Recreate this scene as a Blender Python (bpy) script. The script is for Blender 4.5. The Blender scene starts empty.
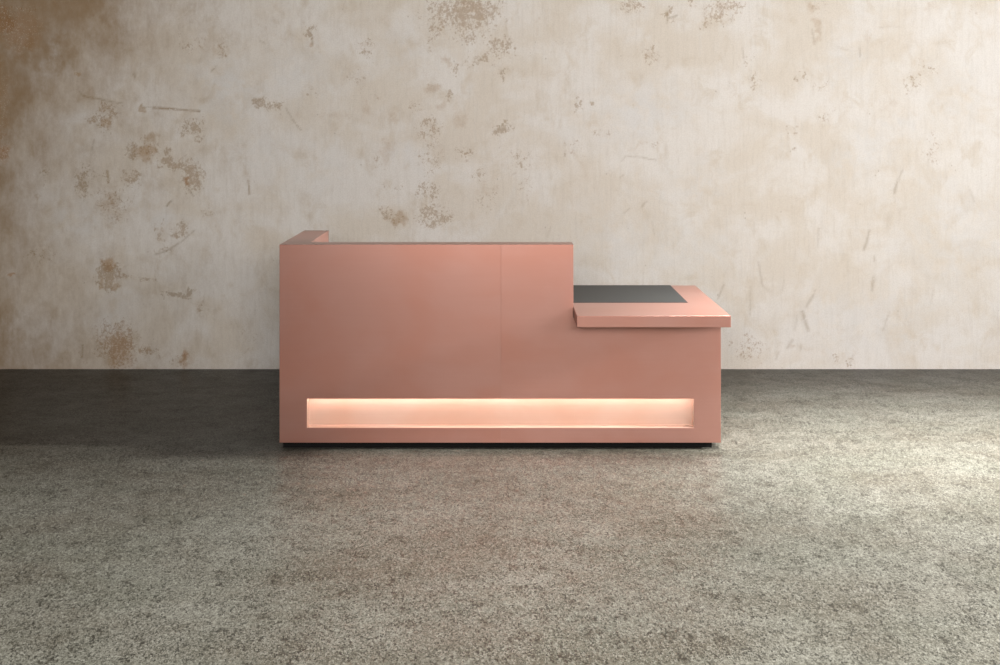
import bpy, bmesh, math
import numpy as np
from mathutils import Vector

scene = bpy.context.scene
COL = scene.collection

# ------------------------------------------------------------------ scale of the place
CAM_Y, CAM_Z = -6.3, 1.776          # eye point
WALL_Y = 2.022                      # front of the plaster wall
KW = 140.8                          # photograph pixels per metre on the wall
def wall_xz(px, py):                # where a mark of the photograph sits on the wall
    return (px - 501) / KW, CAM_Z - (py - 119) / KW

# ------------------------------------------------------------------ node helpers
class NT:
    def __init__(self, name):
        self.m = bpy.data.materials.new(name); self.m.use_nodes = True
        self.t = self.m.node_tree; self.t.nodes.clear()
        self.out = self.n('ShaderNodeOutputMaterial')
        self.b = self.n('ShaderNodeBsdfPrincipled')
        self.l(self.b.outputs[0], self.out.inputs[0])
    def n(self, kind, **kw):
        nd = self.t.nodes.new(kind)
        for k, v in kw.items(): setattr(nd, k, v)
        return nd
    def l(self, a, b): self.t.links.new(a, b)
    def put(self, sock, v):
        if hasattr(v, 'is_linked') or isinstance(v, bpy.types.NodeSocket): self.l(v, sock)
        else: sock.default_value = v
    def coord(self):
        return self.n('ShaderNodeTexCoord').outputs['Object']
    def mapping(self, v, scale=(1, 1, 1), loc=(0, 0, 0)):
        m = self.n('ShaderNodeMapping'); self.l(v, m.inputs[0])
        m.inputs['Scale'].default_value = scale; m.inputs['Location'].default_value = loc
        return m.outputs[0]
    def noise(self, v, scale, detail=4, rough=.55, dist=0.0):
        n = self.n('ShaderNodeTexNoise'); self.l(v, n.inputs['Vector'])
        n.inputs['Scale'].default_value = scale; n.inputs['Detail'].default_value = detail
        n.inputs['Roughness'].default_value = rough; n.inputs['Distortion'].default_value = dist
        return n.outputs['Fac']
    def voro(self, v, scale, feature='F1'):
        n = self.n('ShaderNodeTexVoronoi', feature=feature); self.l(v, n.inputs['Vector'])
        n.inputs['Scale'].default_value = scale
        return n.outputs['Distance']
    def math(self, op, a, b=0.0, c=0.0, clamp=False):
        n = self.n('ShaderNodeMath', operation=op); n.use_clamp = clamp
        self.put(n.inputs[0], a); self.put(n.inputs[1], b); self.put(n.inputs[2], c)
        return n.outputs[0]
    def step(self, v, lo, hi, a=0.0, b=1.0):
        n = self.n('ShaderNodeMapRange', interpolation_type='SMOOTHSTEP')
        self.put(n.inputs['Value'], v)
        n.inputs['From Min'].default_value = lo; n.inputs['From Max'].default_value = hi
        n.inputs['To Min'].default_value = a; n.inputs['To Max'].default_value = b
        return n.outputs[0]
    def mix(self, f, a, b, mode='MIX'):
        n = self.n('ShaderNodeMix', data_type='RGBA', blend_type=mode)
        self.put(n.inputs[0], f)
        for s, v in ((n.inputs[6], a), (n.inputs[7], b)):
            if isinstance(v, tuple): s.default_value = v if len(v) == 4 else (*v, 1)
            else: self.l(v, s)
        return n.outputs[2]
    def sep(self, name):
        a = self.n('ShaderNodeAttribute', attribute_name=name)
        s = self.n('ShaderNodeSeparateColor'); self.l(a.outputs['Color'], s.inputs[0])
        return s.outputs[0], s.outputs[1], s.outputs[2]
    def bump(self, h, strength, dist):
        n = self.n('ShaderNodeBump'); self.l(h, n.inputs['Height'])
        n.inputs['Strength'].default_value = strength; n.inputs['Distance'].default_value = dist
        self.l(n.outputs[0], self.b.inputs['Normal'])
    def set(self, **kw):
        for k, v in kw.items(): self.put(self.b.inputs[k.replace('_', ' ')], v)

def srgb(r, g, b):
    f = lambda c: (c/255/12.92) if c/255 <= .04045 else ((c/255+.055)/1.055)**2.4
    return (f(r), f(g), f(b), 1)

# ------------------------------------------------------------------ materials
def mat_plaster():
    t = NT('aged_plaster')
    v = t.coord()
    soft, speck, line = t.sep('stain')
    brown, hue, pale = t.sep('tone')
    light, beige, warm = srgb(240, 234, 227), srgb(232, 222, 209), srgb(219, 205, 186)
    big = t.noise(t.mapping(v, (1, 1, 1.15)), 2.1, 6, .6, .4)
    mid = t.noise(t.mapping(v, (1, 1, .8), (7, 0, 3)), 6.5, 6, .62, .5)
    c = t.mix(t.step(big, .40, .62), light, beige)
    c = t.mix(t.math('MULTIPLY', t.step(mid, .50, .72), .55), c, warm)
    # trowelled vertical streaks
    st = t.noise(t.mapping(v, (1, 1, .10), (1, 0, 9)), 42, 5, .65)
    c = t.mix(t.step(st, .44, .72, 0, .15), c, srgb(188, 176, 160))
    st2 = t.noise(t.mapping(v, (1, 1, .13), (4, 0, 2)), 26, 5, .6)
    c = t.mix(t.step(st2, .58, .78, 0, .28), c, srgb(240, 236, 230))
    # browner, older plaster at the left; light falloff in its upper corner painted in
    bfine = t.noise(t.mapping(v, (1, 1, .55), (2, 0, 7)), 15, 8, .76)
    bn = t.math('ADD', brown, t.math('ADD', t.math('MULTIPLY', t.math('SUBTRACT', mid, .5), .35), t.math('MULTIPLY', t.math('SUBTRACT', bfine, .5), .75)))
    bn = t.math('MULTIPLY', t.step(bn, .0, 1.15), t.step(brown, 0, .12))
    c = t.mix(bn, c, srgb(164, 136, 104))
    pl = t.math('MULTIPLY', pale, t.step(t.noise(v, 9, 5, .6), .35, .6))
    c = t.mix(pl, c, srgb(232, 229, 226))
    # stains
    ochre = t.mix(t.noise(v, 30, 3), srgb(160, 117, 66), srgb(188, 150, 102))
    ochre = t.mix(t.step(hue, .5, 1, 0, .65), t.mix(t.step(hue, 0, .5, .55, 0), ochre, srgb(134, 116, 74)), srgb(184, 116, 62))
    n_edge = t.noise(t.mapping(v, (1, 1, 1), (3, 0, 1)), 22, 8, .78, .2)
    sm = t.math('ADD', soft, t.math('MULTIPLY', t.math('SUBTRACT', n_edge, .5), 1.1))
    sm = t.math('MULTIPLY', t.step(sm, .20, .58), t.step(soft, .04, .22))
    sm = t.math('MULTIPLY', sm, t.math('ADD', .05, t.math('MULTIPLY', soft, .60)), clamp=True)
    c = t.mix(sm, c, ochre)
    fl = t.noise(t.mapping(v, (1, 1, .9), (2, 0, 5)), 72, 5, .8, .2)
    fl2 = t.noise(t.mapping(v, (1, 1, .9), (5, 0, 5)), 30, 3, .6)
    spm = t.math('ADD', t.math('MULTIPLY', speck, .33), t.math('ADD', fl, t.math('MULTIPLY', t.math('SUBTRACT', fl2, .5), .5)))
    spm = t.math('MULTIPLY', t.step(spm, .68, .75), t.step(speck, .05, .40))
    c = t.mix(t.math('MULTIPLY', spm, .50), c, t.mix(.40, ochre, srgb(128, 98, 58)))
    # pale crumbs left standing in the flaked patches
    cr = t.noise(t.mapping(v, (1, 1, 1), (8, 0, 6)), 120, 2, .5)
    crm = t.math('MULTIPLY', t.step(cr, .60, .66), t.step(t.math('MAXIMUM', speck, soft), .2, .6))
    c = t.mix(t.math('MULTIPLY', crm, .55), c, srgb(226, 214, 196))
    # scratches
    ln = t.math('MULTIPLY', t.math('MULTIPLY', line, .55), t.step(t.noise(v, 60, 4, .7), .30, .5))
    c = t.mix(ln, c, t.mix(t.step(hue, .4, .7), srgb(150, 128, 96), srgb(150, 112, 64)))
    # scattered pinholes and grain
    ph = t.voro(t.mapping(v, (1, 1, .8)), 15)
    gate = t.step(t.noise(v, 5.5, 2, .5), .52, .62)
    c = t.mix(t.math('MULTIPLY', t.step(ph, .10, .04), t.math('MULTIPLY', gate, .40)), c, srgb(150, 130, 104))
    g = t.noise(v, 170, 2, .6)
    c = t.mix(t.step(g, .35, .70, .0, .16), c, srgb(160, 148, 130))
    t.set(Base_Color=c, Roughness=.9); t.b.inputs['Specular IOR Level'].default_value = .15
    h = t.math('ADD', t.math('MULTIPLY', st, .5), t.math('SUBTRACT', t.math('MULTIPLY', g, .3), t.math('MULTIPLY', spm, .5)))
    t.bump(h, .25, .004)
    return t.m

def mat_concrete():
    t = NT('ground_concrete')
    v = t.coord()
    big = t.noise(t.mapping(v, (.8, 1.15, 1), (3, 1, 0)), 1.3, 8, .66, .15)
    mid = t.noise(t.mapping(v, (.85, 1.1, 1), (9, 4, 0)), 5.5, 8, .72, .1)
    c = t.mix(t.step(big, .36, .64), srgb(150, 145, 133), srgb(180, 180, 171))
    c = t.mix(t.step(mid, .50, .70, 0, .42), c, srgb(122, 116, 103))
    c = t.mix(t.step(t.noise(t.mapping(v, (.7, 1.2, 1), (1, 14, 0)), 3.0, 7, .66, .15), .54, .70, 0, .40), c, srgb(206, 205, 198))
    c = t.mix(t.step(t.noise(v, 1.7, 4), .45, .65, 0, .35), c, srgb(152, 158, 146))
    # aggregate: coarse and fine grain, dark pits
    def cells(scale, off):
        n = t.n('ShaderNodeTexVoronoi'); t.l(t.mapping(v, (1, .6, 1), off), n.inputs['Vector'])
        n.inputs['Scale'].default_value = scale
        sc = t.n('ShaderNodeSeparateColor'); t.l(n.outputs['Color'], sc.inputs[0])
        return sc.outputs[0], sc.outputs[1]
    a1, a2 = cells(280, (2, 2, 0)); b1, b2 = cells(150, (7, 5, 0))
    clump = t.noise(t.mapping(v, (1, .7, 1), (4, 4, 0)), 11, 7, .82)
    g1 = t.math('ADD', t.math('MULTIPLY', a1, .6), t.math('MULTIPLY', b1, .4))
    c = t.mix(t.step(g1, .50, .20, 0, .62), c, srgb(74, 70, 60))
    c = t.mix(t.step(g1, .55, .85, 0, .50), c, srgb(240, 240, 233))
    pt = t.math('ADD', t.math('MULTIPLY', b2, .5), t.math('ADD', t.math('MULTIPLY', a2, .3), t.math('MULTIPLY', clump, 1.0)))
    pit = t.step(pt, 1.00, 1.14)
    c = t.mix(t.math('MULTIPLY', pit, .80), c, srgb(26, 22, 18))
    c = t.mix(t.step(clump, .50, .66, 0, .35), c, srgb(96, 90, 78))
    c = t.mix(1.0, c, (.210, .205, .190), 'MULTIPLY')
    t.set(Base_Color=c, Roughness=t.step(mid, .3, .7, .32, .42))
    t.b.inputs['Specular IOR Level'].default_value = .12
    h = t.math('SUBTRACT', t.math('MULTIPLY', g1, -.6), pit)
    t.bump(h, .10, .003)
    return t.m

def mat_copper(name, tint=(.43, .212, .168), seed=0, rough=.36, metal=.7):
    t = NT(name)
    v = t.coord()
    patch = t.noise(t.mapping(v, (.9, 1, 1.3), (seed, 0, seed)), 2.2, 3, .5, .3)
    brush = t.noise(t.mapping(v, (.35, 1, 26), (seed, 0, 0)), 6, 3, .5)
    a = (*tint, 1)
    b = (tint[0]*.96, tint[1]*.86, tint[2]*.80, 1)
    c = t.mix(t.step(patch, .35, .65), a, b)
    c = t.mix(t.step(brush, .40, .65, 0, .10), c, (tint[0]*.85, tint[1]*.80, tint[2]*.78, 1))
    t.set(Base_Color=c, Metallic=metal, Roughness=t.step(patch, .3, .7, rough-.008, rough+.008))
    t.b.inputs['Coat Weight'].default_value = .55; t.b.inputs['Coat Roughness'].default_value = .45
    return t.m

def mat_plain(name, col, rough=.6, spec=.5):
    t = NT(name)
    v = t.coord()
    n = t.noise(v, 90, 3)
    c = t.mix(t.step(n, .3, .7), col, tuple(x*.88 for x in col[:3]) + (1,))
    t.set(Base_Color=c, Roughness=rough); t.b.inputs['Specular IOR Level'].default_value = spec
    return t.m

def mat_led():
    t = NT('warm_led_diffuser')
    t.set(Base_Color=(1, .9, .85, 1), Roughness=.5)
    t.b.inputs['Emission Color'].default_value = (1, .80, .72, 1)
    t.b.inputs['Emission Strength'].default_value = 19
    return t.m

PLASTER, CONCRETE = mat_plaster(), mat_concrete()
COPPER_A = mat_copper('satin_copper_sheet', seed=1)
COPPER_B = mat_copper('satin_copper_sheet_second', seed=5)
COPPER_TOP = mat_copper('satin_copper_top', seed=9)
COPPER_NICHE = mat_copper('satin_copper_niche', (.57, .41, .33), 3, .5, .2)
INLAY = mat_plain('charcoal_laminate', srgb(44, 46, 46), .5, .3)
BLACK = mat_plain('black_plinth', srgb(14, 13, 12), .8, .2)
LED = mat_led()

# ------------------------------------------------------------------ mesh helpers
def link(name, me, mat, parent=None):
    o = bpy.data.objects.new(name, me); COL.objects.link(o)
    if mat: me.materials.append(mat)
    if parent: o.parent = parent
    return o

def finish(bm, name, mat, parent, bevel):
    bmesh.ops.recalc_face_normals(bm, faces=bm.faces)
    me = bpy.data.meshes.new(name); bm.to_mesh(me); bm.free()
    o = link(name, me, mat, parent)
    if bevel:
        md = o.modifiers.new('edge', 'BEVEL'); md.width = bevel; md.segments = 3
        md.limit_method = 'ANGLE'; md.angle_limit = math.radians(40); md.harden_normals = True
        for p in me.polygons: p.use_smooth = True
    return o

def prism(name, pts, axis, a, b, mat, parent=None, bevel=.0015):
    """outline pts extruded between a and b along axis ('y': pts are x,z; 'z': pts are x,y)"""
    bm = bmesh.new()
    mk = (lambda p, d: (p[0], d, p[1])) if axis == 'y' else (lambda p, d: (p[0], p[1], d))
    lo = [bm.verts.new(mk(p, a)) for p in pts]; hi = [bm.verts.new(mk(p, b)) for p in pts]
    bm.faces.new(lo); bm.faces.new(hi[::-1])
    n = len(pts)
    for i in range(n): bm.faces.new((lo[i], hi[i], hi[(i+1) % n], lo[(i+1) % n]))
    return finish(bm, name, mat, parent, bevel)

def box(name, x0, x1, y0, y1, z0, z1, mat, parent=None, bevel=.0015):
    return prism(name, [(x0, y0), (x1, y0), (x1, y1), (x0, y1)], 'z', z0, z1, mat, parent, bevel)

# ------------------------------------------------------------------ floor
fl = box('floor', -9, 9, -8.5, WALL_Y, -.12, 0, CONCRETE, None, 0); fl['kind'] = 'structure'

# ------------------------------------------------------------------ wall with its stains
# marks: (x, y, rx, ry, strength, hue) in photograph pixels; hue 0 olive, .5 ochre, 1 rust
SOFT = [
 (106,121,5,7,.9,.6),(147,152,9,9,1.0,.6),(151,138,6,6,.8,.2),(107,177,3,7,.8,.1),(108,204,20,20,.42,.5),
 (46,172,4,8,.5,.2),(37,195,4,10,.5,.2),(143,110,2,3,.8,.3),(79,76,3,4,.9,.5),(107,266,7,9,.95,.7),(100,286,4,3,.7,.4),
 (116,286,5,3,.7,.4),(13,277,4,3,.9,.8),(198,308,4,13,.4,.4),(120,348,18,24,.62,.75),(142,350,14,8,.4,.6),
 (184,358,4,9,.85,.95),(185,360,14,10,.4,.5),(70,352,16,9,.40,.2),(5,150,8,16,.6,.9),(188,180,3,3,1,1),
 (85,182,5,8,.5,.2),(40,212,14,10,.3,.6),(160,232,6,10,.4,.5),(181,234,6,8,.45,.5),
 (20,30,30,30,.5,.8),(0,100,16,60,.45,.7),(150,35,30,18,.25,.5),
 (312,46,5,5,.8,.3),(366,45,12,10,.40,.5),(365,110,6,15,.50,.6),(335,117,22,6,.42,.5),(364,80,5,12,.3,.5),
 (378,97,4,6,.5,.5),(391,115,5,9,.5,.5),(388,150,12,15,.55,.5),(265,185,32,16,.22,.5),(282,36,12,6,.35,.5),
 (210,50,24,10,.32,.5),(230,80,24,8,.2,.5),
 (470,8,34,14,.55,.5),(460,24,34,18,.35,.5),(502,46,14,14,.35,.5),(480,60,14,10,.25,.5),(446,63,6,9,.7,.5),
 (434,88,12,9,.72,.5),(428,78,10,14,.4,.5),(441,105,7,6,.6,.5),(459,121,10,10,.62,.5),(432,132,14,12,.4,.5),
 (436,148,14,12,.35,.5),(400,219,11,9,.9,.4),(466,152,12,7,.32,.5),(485,188,14,12,.5,.5),(432,210,16,20,.22,.5),
 (520,165,18,14,.24,.5),(525,188,14,16,.26,.5),(537,20,2,5,.5,.5),(540,32,2,5,.6,.5),(505,73,5,5,.4,.3),(504,128,10,6,.35,.2),
 (582,135,4,9,.5,.5),(574,152,14,18,.34,.5),(577,103,6,6,.35,.5),(647,150,22,9,.36,.5),(630,4,16,8,.42,.5),
 (660,14,2.5,2.5,.9,.5),(649,53,7,6,.45,.5),(722,6,20,12,.55,.6),(736,30,20,16,.22,.5),(733,92,10,9,.42,.5),(716,105,18,12,.22,.5),
 (814,9,10,10,.75,.5),(817,28,5,14,.65,.5),(814,40,3,9,.55,.5),(930,6,14,9,.5,.5),(974,3,8,7,.45,.5),
 (870,38,4,12,.55,.5),(882,26,18,4,.4,.5),(905,14,8,8,.3,.5),(860,48,6,4,.3,.5),(885,105,13,18,.46,.5),(920,58,14,10,.38,.5),
 (950,115,5,6,.45,.6),(870,72,16,14,.26,.5),(760,195,48,26,.26,.5),(750,150,60,20,.2,.5),(835,130,34,18,.22,.6),
 (930,150,14,24,.28,.7),(850,190,40,14,.18,.6),(990,80,14,40,.24,.6),(640,185,16,26,.2,.5),(710,215,40,20,.16,.5),
 (803,240,30,40,.10,.5),(748,350,18,16,.26,.8),(872,281,3,8,.7,.4),(734,286,2.5,6,.5,.5),(789,345,3,5,.55,.5),(764,330,3,5,.5,.5),
 (944,277,4,4,.35,.3),(931,298,2,6,.35,.3),(895,190,3,4,.5,.3),(620,80,14,30,.14,.5),(570,25,20,20,.30,.4),
]
SPECK = [
 (108,108,12,8,.7,.5),(94,118,8,6,.7,.5),(106,122,9,12,.6,.5),(147,148,16,18,.5,.5),(135,150,6,10,.9,.3),(127,147,6,6,.7,.3),
 (166,152,4,8,.8,.3),(174,163,17,7,.95,.5),(192,178,12,16,.85,.6),(85,180,9,16,.9,.2),(104,178,9,8,.6,.1),(130,178,14,9,.75,.5),
 (112,205,20,20,.55,.5),(192,127,12,11,.9,.4),(160,232,7,14,.6,.4),(181,232,8,10,.8,.5),(163,250,14,4,.6,.3),
 (107,276,14,14,1.0,.5),(128,277,13,3,.7,.4),(148,279,8,3,.7,.4),(172,294,14,4,.9,.2),(190,291,6,4,.8,.2),(198,305,5,12,.5,.3),
 (118,342,22,24,.85,.7),(145,350,14,9,.7,.6),(184,358,6,12,.6,.9),(180,360,12,9,.5,.5),(82,357,2,8,.6,.5),(98,355,6,6,.5,.5),
 (40,255,26,14,.40,.3),(4,150,8,16,.7,.9),(46,172,8,12,.5,.2),(208,212,8,8,.5,.3),(5,20,14,14,.9,.9),(12,8,36,6,.5,.8),
 (222,48,7,8,.7,.4),(190,44,14,8,.5,.4),(310,30,7,6,.8,.4),(311,38,2,6,.9,.4),(262,103,8,7,.8,.3),(275,105,9,9,.7,.4),
 (366,45,13,12,.6,.4),(380,163,10,7,.5,.5),(378,97,6,6,.5,.5),(310,90,12,8,.45,.5),(355,78,16,20,.35,.5),
 (465,14,40,22,.95,.5),(438,28,12,12,.8,.5),(430,42,5,10,.7,.5),(470,38,16,8,.8,.5),(500,48,18,14,.75,.5),(480,62,20,9,.6,.5),
 (455,68,6,6,.9,.5),(450,97,6,6,.8,.5),(415,107,9,7,.6,.5),(434,85,14,10,.4,.5),(430,130,15,16,.7,.5),(430,160,14,20,.55,.5),
 (505,73,6,6,.95,.3),(504,127,11,6,1.0,.2),(386,214,7,9,.8,.4),(400,218,13,11,.5,.4),(428,195,14,12,.75,.5),(436,215,20,14,.85,.5),
 (466,152,13,8,.65,.5),(480,172,10,9,.6,.5),(486,200,20,16,.4,.5),(520,160,18,14,.45,.5),(525,190,12,18,.4,.5),(392,188,14,5,.5,.5),
 (577,103,7,8,.7,.4),(594,103,5,4,.6,.4),(572,150,16,16,.4,.5),(600,135,14,5,.5,.4),(655,144,14,5,.4,.5),(630,4,16,10,.75,.5),
 (668,15,8,6,.85,.3),(649,52,10,9,.75,.4),(722,8,22,15,.8,.6),(706,20,8,10,.6,.5),(690,4,6,5,.7,.5),(748,60,8,10,.5,.4),
 (752,80,6,8,.7,.3),(734,78,4,6,.6,.4),(800,76,8,6,.7,.4),(822,88,10,7,.6,.4),(826,115,12,12,.5,.5),(818,8,13,12,.4,.5),
 (912,84,10,14,.6,.4),(930,70,12,8,.5,.5),(925,62,12,10,.4,.5),(795,128,10,5,.45,.4),(748,350,20,16,.62,.7),(731,341,5,5,.6,.5),
 (931,150,12,16,.5,.7),(975,6,8,8,.5,.5),(835,358,4,4,.6,.4),(850,362,3,4,.6,.4),(560,45,12,8,.4,.4),(797,148,8,4,.45,.3),
 (282,262,10,4,.5,.3),(280,305,10,5,.35,.3),(250,340,20,20,.28,.4),
]
# scratches and cracks: (x0, y0, x1, y1, half width, strength, hue)
LINES = [
 (82,95,104,100,.6,.8,.5),(104,100,122,103,.5,.6,.5),(140,106,153,108,.5,.5,.5),(153,108,176,109.5,1.0,1,.6),(176,109.5,200,111,.9,.95,.6),
 (80,92,82,95,.8,.6,.4),(167,206,172,201,.8,.9,.2),(187,188,194,196,.7,.7,.4),(155,254,168,250,.7,.6,.3),(168,250,180,243,.6,.6,.3),
 (180,243,195,230,.6,.5,.3),(82,345,82.5,358,.6,.7,.6),(286,108,293,120,.5,.5,.3),(293,120,301,130,.6,.7,.3),(248.5,180,249.5,194,.7,.9,.7),
 (212,71,216,67,.7,.6,.3),(260,41,265,43,.5,.5,.3),(311,28,312,44,.7,.6,.4),(134,73,135,78,.5,.7,.5),(94,140,92,150,1.0,.5,.3),
 (624,155.5,638,157,.7,.55,.3),(638,157,656,160,.8,.6,.3),(641,207,647,201,.8,.5,.3),(624,213,630,208,.6,.5,.3),(622,161,625,156,.5,.5,.3),
 (620,178,624,174,.5,.4,.3),(652,222,654,234,.6,.3,.3),(540,120,540,140,.4,.2,.3),
 (902,170,898,180,1.0,.5,.2),(898,180,894,193,2.0,.75,.2),(894,193,895,202,1.0,.25,.2),(869,231,867,238,1.2,.7,.2),(867,238,864,249,1.8,.7,.2),
 (874,256,874,262,.8,.5,.2),(874,278,872,290,1.8,.6,.3),(758,262,763,286,1.0,.5,.3),(763,286,770,292,1.0,.3,.3),(724,285,718,299,.8,.6,.4),
 (751,287,750,314,.9,.45,.4),(819,228,818,247,1.0,.45,.4),(816,290,813,296,1.2,.5,.4),(813,296,806,307,1.6,.55,.4),
 (802,312,805,322,2.0,.75,.4),(805,322,808,330,2.0,.75,.4),(797,315,795,330,1.0,.35,.4),(792,340,787,348,1.8,.5,.5),(889,312,883,330,.8,.45,.3),
 (933,290,930,304,.8,.35,.3),(970,190,974,202,1.5,.35,.2),(800,345,801,350,1.0,.5,.4),(779,352,776,360,1.0,.4,.5),(853,355,850,364,1.0,.4,.5),
 (667,11,667,23,.7,.7,.3),(667,18,677,15,.8,.8,.3),(742,48,743,58,.5,.6,.3),(838,47,848,50,.7,.4,.3),(859,48,860,56,.8,.6,.3),
 (880,28,900,26,.8,.25,.5),(782,290,784,280,.5,.3,.3),(548,236,551,226,1.2,.3,.3),(812,30,815,44,1.3,.5,.5),
]
PALE = [(230,85,40,30,.7),(75,215,30,30,.5),(25,60,12,20,.2),(60,55,14,26,.35),(400,45,24,30,.5),(110,300,22,30,.5),(160,215,24,16,.5),(300,75,40,30,.5),
 (270,150,40,30,.4),(330,170,30,30,.4),(410,150,16,20,.5),(565,120,20,20,.3),(640,110,50,30,.7),(690,180,30,20,.6),(850,55,24,20,.6),(955,90,40,40,.4),
 (900,125,20,14,.6),(870,150,40,20,.6),(960,240,60,60,.5),(860,320,80,40,.5),(620,240,60,30,.4),(690,250,60,30,.4),(70,130,30,24,.35)]

fx = np.arange(-3.72, 3.7201, .01)
gx = np.concatenate([np.linspace(-9, -3.8, 14), fx, np.linspace(3.8, 9, 14)])
gz = np.concatenate([np.arange(0, 2.7601, .01), np.linspace(2.85, 3.6, 5)])
X, Z = np.meshgrid(gx, gz)
NX, NZ = len(gx), len(gz)
PX, PY = X * KW + 501, 119 + (CAM_Z - Z) * KW
rng = np.random.default_rng(7)
def vnoise(u, v, step, amp):
    g = rng.standard_normal((int(1500/step)+6, int(1900/step)+6))
    a = (u+350)/step; b = (v+350)/step
    a = np.clip(a, 0, g.shape[1]-2.001); b = np.clip(b, 0, g.shape[0]-2.001)
    i, j = a.astype(int), b.astype(int); fa, fb = a-i, b-j
    fa = fa*fa*(3-2*fa); fb = fb*fb*(3-2*fb)
    return amp*((g[j, i]*(1-fa)+g[j, i+1]*fa)*(1-fb) + (g[j+1, i]*(1-fa)+g[j+1, i+1]*fa)*fb)
PX0, PY0 = PX, PY
PX = PX0 + vnoise(PX0, PY0, 11, 2.0) + vnoise(PX0, PY0, 5, 1.5) + vnoise(PX0, PY0, 2.6, .9)
PY = PY0 + vnoise(PX0, PY0, 11, 2.2) + vnoise(PX0, PY0, 5, 1.6) + vnoise(PX0, PY0, 2.6, .9)
def blob(items, k=1.0):
    m = np.zeros_like(X); hw = np.full_like(X, 1e-6); h = np.full_like(X, .5e-6)
    for (x, y, rx, ry, s, hu) in items:
        d2 = ((PX-x)/(rx*k))**2 + ((PY-y)/(ry*k))**2
        g = s * np.exp(-(d2**1.3) * .9)
        m = np.maximum(m, g); hw += g; h += g*hu
    return m, h, hw
soft, h1, w1 = blob(SOFT); speck, h2, w2 = blob(SPECK, 1.05)
PX, PY = PX0 + vnoise(PX0, PY0, 8, .35), PY0 + vnoise(PX0, PY0, 8, .35)
line = np.zeros_like(X); h3 = np.zeros_like(X); w3 = np.zeros_like(X)
for (x0, y0, x1, y1, w, s, hu) in LINES:
    dx, dy = x1-x0, y1-y0; L = dx*dx+dy*dy
    u = np.clip(((PX-x0)*dx+(PY-y0)*dy)/L, 0, 1)
    d = np.hypot(PX-(x0+u*dx), PY-(y0+u*dy))
    g = s*np.exp(-(d/(w*.6+.45))**2)
    line = np.maximum(line, g); h3 += g*hu; w3 += g
fade = 1 - .30*np.clip((PX-230)/220., 0, 1)
soft *= fade; speck *= 1 - .5*(1-fade); line = np.clip(line*(1.35 - .35*np.clip((PX-230)/220., 0, 1)), 0, 1.4)
hue = (h1+h2+h3)/(w1+w2+w3)
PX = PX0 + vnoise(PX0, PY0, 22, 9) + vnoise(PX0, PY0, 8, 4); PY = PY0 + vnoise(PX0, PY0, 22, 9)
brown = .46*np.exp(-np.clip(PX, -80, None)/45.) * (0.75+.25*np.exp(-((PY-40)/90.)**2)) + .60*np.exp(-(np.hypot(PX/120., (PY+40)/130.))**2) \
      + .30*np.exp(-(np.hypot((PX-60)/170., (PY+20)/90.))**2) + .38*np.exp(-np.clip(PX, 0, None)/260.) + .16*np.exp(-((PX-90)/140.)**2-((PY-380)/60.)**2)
brown = np.clip(brown, 0, .95)  # brown of the plaster plus painted-in light falloff at upper left
pale = np.zeros_like(X)
for (x, y, rx, ry, s) in PALE:
    pale = np.maximum(pale, s*np.exp(-((PX-x)/rx)**2-((PY-y)/ry)**2))
def attr(me, name, a, b, c):
    at = me.attributes.new(name, 'FLOAT_COLOR', 'POINT')
    arr = np.ones((NX*NZ, 4), np.float32)
    arr[:, 0], arr[:, 1], arr[:, 2] = a.ravel(), b.ravel(), c.ravel()
    at.data.foreach_set('color', arr.ravel())
# front sheet of the wall as a fine grid, closed at the back by a slab of its own thickness
co = np.zeros((NX*NZ, 3), np.float32); co[:, 0] = X.ravel(); co[:, 1] = WALL_Y; co[:, 2] = Z.ravel()
idx = np.arange(NX*NZ).reshape(NZ, NX)
q = np.stack([idx[:-1, :-1], idx[:-1, 1:], idx[1:, 1:], idx[1:, :-1]], -1).reshape(-1, 4)
back = np.array([(gx[0], WALL_Y+.2, 0), (gx[-1], WALL_Y+.2, 0), (gx[-1], WALL_Y+.2, gz[-1]), (gx[0], WALL_Y+.2, gz[-1])], np.float32)
nb = NX*NZ
me = bpy.data.meshes.new('wall_back')
faces = q.tolist()
bot, top = idx[0].tolist(), idx[-1].tolist(); lef, rig = idx[:, 0].tolist(), idx[:, -1].tolist()
faces += [[nb+1, nb, nb+3, nb+2], bot[::-1] + [nb, nb+1], top + [nb+2, nb+3], lef + [nb+3, nb], rig[::-1] + [nb+1, nb+2]]
me.from_pydata(np.vstack([co, back]).tolist(), [], faces)
me.update()
_nv = NX*NZ
def attr2(name, a, b, c):
    at = me.attributes.new(name, 'FLOAT_COLOR', 'POINT')
    arr = np.zeros((_nv+4, 4), np.float32); arr[:, 3] = 1
    arr[:_nv, 0], arr[:_nv, 1], arr[:_nv, 2] = a.ravel(), b.ravel(), c.ravel()
    at.data.foreach_set('color', arr.ravel())
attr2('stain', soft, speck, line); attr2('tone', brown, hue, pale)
wall = link('wall_back', me, PLASTER); wall['kind'] = 'structure'

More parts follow.
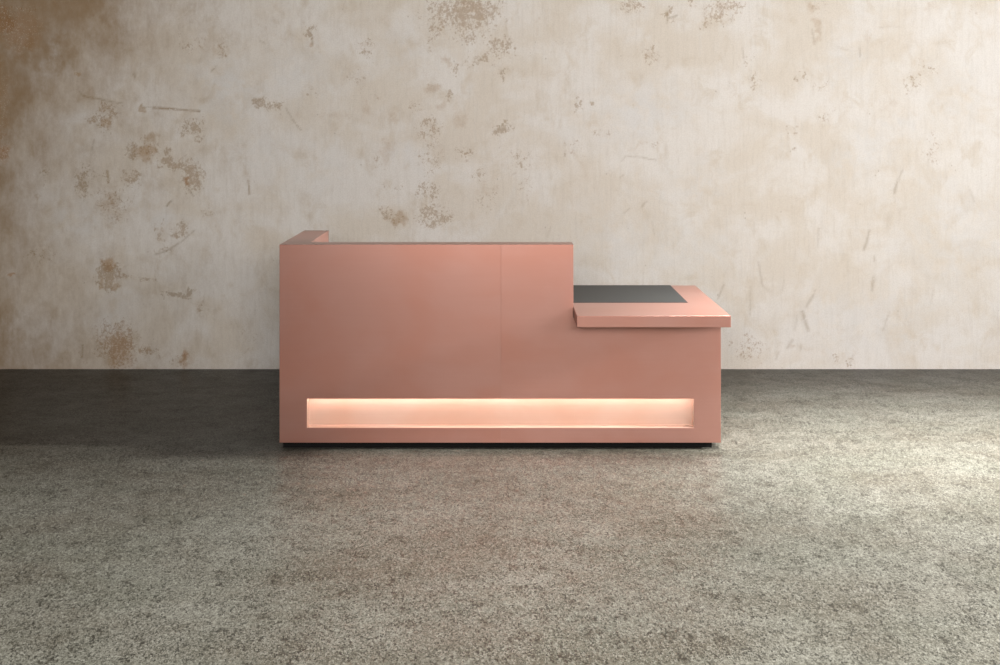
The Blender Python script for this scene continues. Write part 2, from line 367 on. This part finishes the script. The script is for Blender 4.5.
# ------------------------------------------------------------------ reception desk
desk = bpy.data.objects.new('reception_desk', None); COL.objects.link(desk)
desk['label'] = 'copper clad reception desk with a glowing slot along its foot, on grey concrete floor'
desk['category'] = 'reception desk'
XL, XR, ZB, ZT = -1.191, 1.182, .036, 1.101
XI = -1.044                 # inner face of the left wing
XS = .389                   # end of the tall screen
T = .13                     # panel thickness
ZS, ZC = .704, .763         # counter underside and top
NX0, NX1, NZ0, NZ1 = -1.044, 1.038, .115, .272   # the lit slot
NZT = .290                  # top of the cut, hidden by a narrow lip
prism('front_panel', [(XL, ZB), (0, ZB), (0, NZ0), (NX0, NZ0), (NX0, NZT), (0, NZT), (0, ZT), (XL, ZT)],
      'y', 0, T, COPPER_A, desk, .0007)
prism('front_panel', [(0, ZB), (XR, ZB), (XR, ZS), (XS, ZS), (XS, ZT), (0, ZT), (0, NZT), (NX1, NZT), (NX1, NZ0), (0, NZ0)],
      'y', 0, T, COPPER_B, desk, .0007)
box('niche_lip', NX0, 0, 0, .006, NZ1, NZT, COPPER_A, desk, 0)
box('niche_lip', 0, NX1, 0, .006, NZ1, NZT, COPPER_B, desk, 0)
box('side_panel', XL, XI, T, .804, ZB, ZT, COPPER_A, desk)
box('side_panel', XR-.14, XR, T, .804, ZB, ZS, COPPER_B, desk)
bm = bmesh.new()
def quad_box(x0, x1, y0, y1, z0, z1):
    vs_ = [bm.verts.new((x, y, z)) for z in (z0, z1) for y in (y0, y1) for x in (x0, x1)]
    for f in ((0, 1, 3, 2), (4, 6, 7, 5), (0, 4, 5, 1), (2, 3, 7, 6), (0, 2, 6, 4), (1, 5, 7, 3)):
        bm.faces.new([vs_[k] for k in f])
quad_box(NX0, NX1, .060, .125, NZ0, NZT)
quad_box(NX0, NX0+.002, .0015, .060, NZ0, NZ1); quad_box(NX1-.002, NX1, .0015, .060, NZ0, NZ1)
quad_box(NX0+.002, NX1-.002, .0015, .060, NZ0, NZ0+.002)
niche = finish(bm, 'niche_lining', COPPER_NICHE, desk, 0)
niche['label'] = 'pale copper lining of the lit slot'
led = box('light_strip', NX0+.010, NX1-.018, .010, .026, NZT-.011, NZT-.002, LED, desk, 0)
led['label'] = 'warm white light strip under the top lip of the slot'
prism('counter_top', [(XS+.002, -.271), (1.183, -.271), (1.183, .835), (XI, .835), (XI, T), (XS+.002, T)], 'z', ZS, ZC, COPPER_TOP, desk)
ins = box('desk_inlay', XI+.03, 1.030, .163, .835, ZC, ZC+.0015, INLAY, desk, 0)
ins['label'] = 'dark grey inlaid writing surface'
pl = prism('plinth', [(XL+.012, .04), (XR-.042, .04), (XR-.042, .76), (XR-.10, .76), (XR-.10, T-.01), (XI-.04, T-.01), (XI-.04, .76), (XL+.012, .76)],
      'z', 0, ZB, BLACK, desk, 0)
pl['label'] = 'recessed black plinth'

# ------------------------------------------------------------------ light
def area(name, loc, target, sx, sy, power, col, spread=180):
    l = bpy.data.lights.new(name, 'AREA'); l.shape = 'RECTANGLE'; l.size = sx; l.size_y = sy
    l.energy = power; l.color = col; l.spread = math.radians(spread)
    o = bpy.data.objects.new(name, l); COL.objects.link(o); o.location = loc
    o.rotation_euler = (Vector(target)-Vector(loc)).to_track_quat('-Z', 'Y').to_euler()
    return o
def spot(name, loc, target, power, col, angle, blend, radius):
    l = bpy.data.lights.new(name, 'SPOT'); l.energy = power; l.color = col
    l.spot_size = math.radians(angle); l.spot_blend = blend; l.shadow_soft_size = radius
    o = bpy.data.objects.new(name, l); COL.objects.link(o); o.location = loc
    o.rotation_euler = (Vector(target)-Vector(loc)).to_track_quat('-Z', 'Y').to_euler()
    return o
spot('side_spotlight', (13, -1.1, 4.6), (3.1, -2.25, 0), 76000, (1, .985, .965), 30, .8, .6)
area('floor_fill', (2.8, -.1, 2.9), (2.8, .12, 0), 3.2, .8, 150, (1, .985, .96), 62)  # added overhead fill for the right rear floor, not a known fixture
area('wall_fill', (4.8, -2.3, 3.2), (3.0, 2, .4), 2.4, 1.4, 145, (.99, .985, 1))  # added out-of-frame fill that brightens the right part of the wall
area('front_fill', (.1, -7.0, 2.4), (.1, 2, 1.2), 2.6, .9, 285, (1, .96, .912))  # added fill near the camera, placed so its desk shadow stays hidden
area('copper_fill', (3.4, -5.4, 2.4), (.6, .6, .7), 2.0, 1.4, 85, (1, .975, .96))  # added fill that lifts the right side of the copper front
spot('wing_fill', (4.4, .5, 2.7), (-1.04, .5, .86), 2600, (1, .96, .93), 7.5, .3, .05)  # added narrow beam that brightens the inner face of the left wing

w = bpy.data.worlds.new('room_air'); scene.world = w; w.use_nodes = True
w.node_tree.nodes['Background'].inputs[0].default_value = (.9, .92, 1, 1)
w.node_tree.nodes['Background'].inputs[1].default_value = .02

# ------------------------------------------------------------------ camera
cam = bpy.data.cameras.new('camera'); cam.sensor_width = 36; cam.sensor_fit = 'HORIZONTAL'
cam.lens = 36*1.172; cam.shift_x = -.001; cam.shift_y = -.2135
co_ = bpy.data.objects.new('camera', cam); COL.objects.link(co_)
co_.location = (0, CAM_Y, CAM_Z); co_.rotation_euler = (math.radians(90), 0, 0)
scene.camera = co_

vs = scene.view_settings
scene.display_settings.display_device = 'sRGB'
vs.view_transform = 'Standard'; vs.look = 'None'; vs.gamma = 1; vs.exposure = 0; vs.use_curve_mapping = False
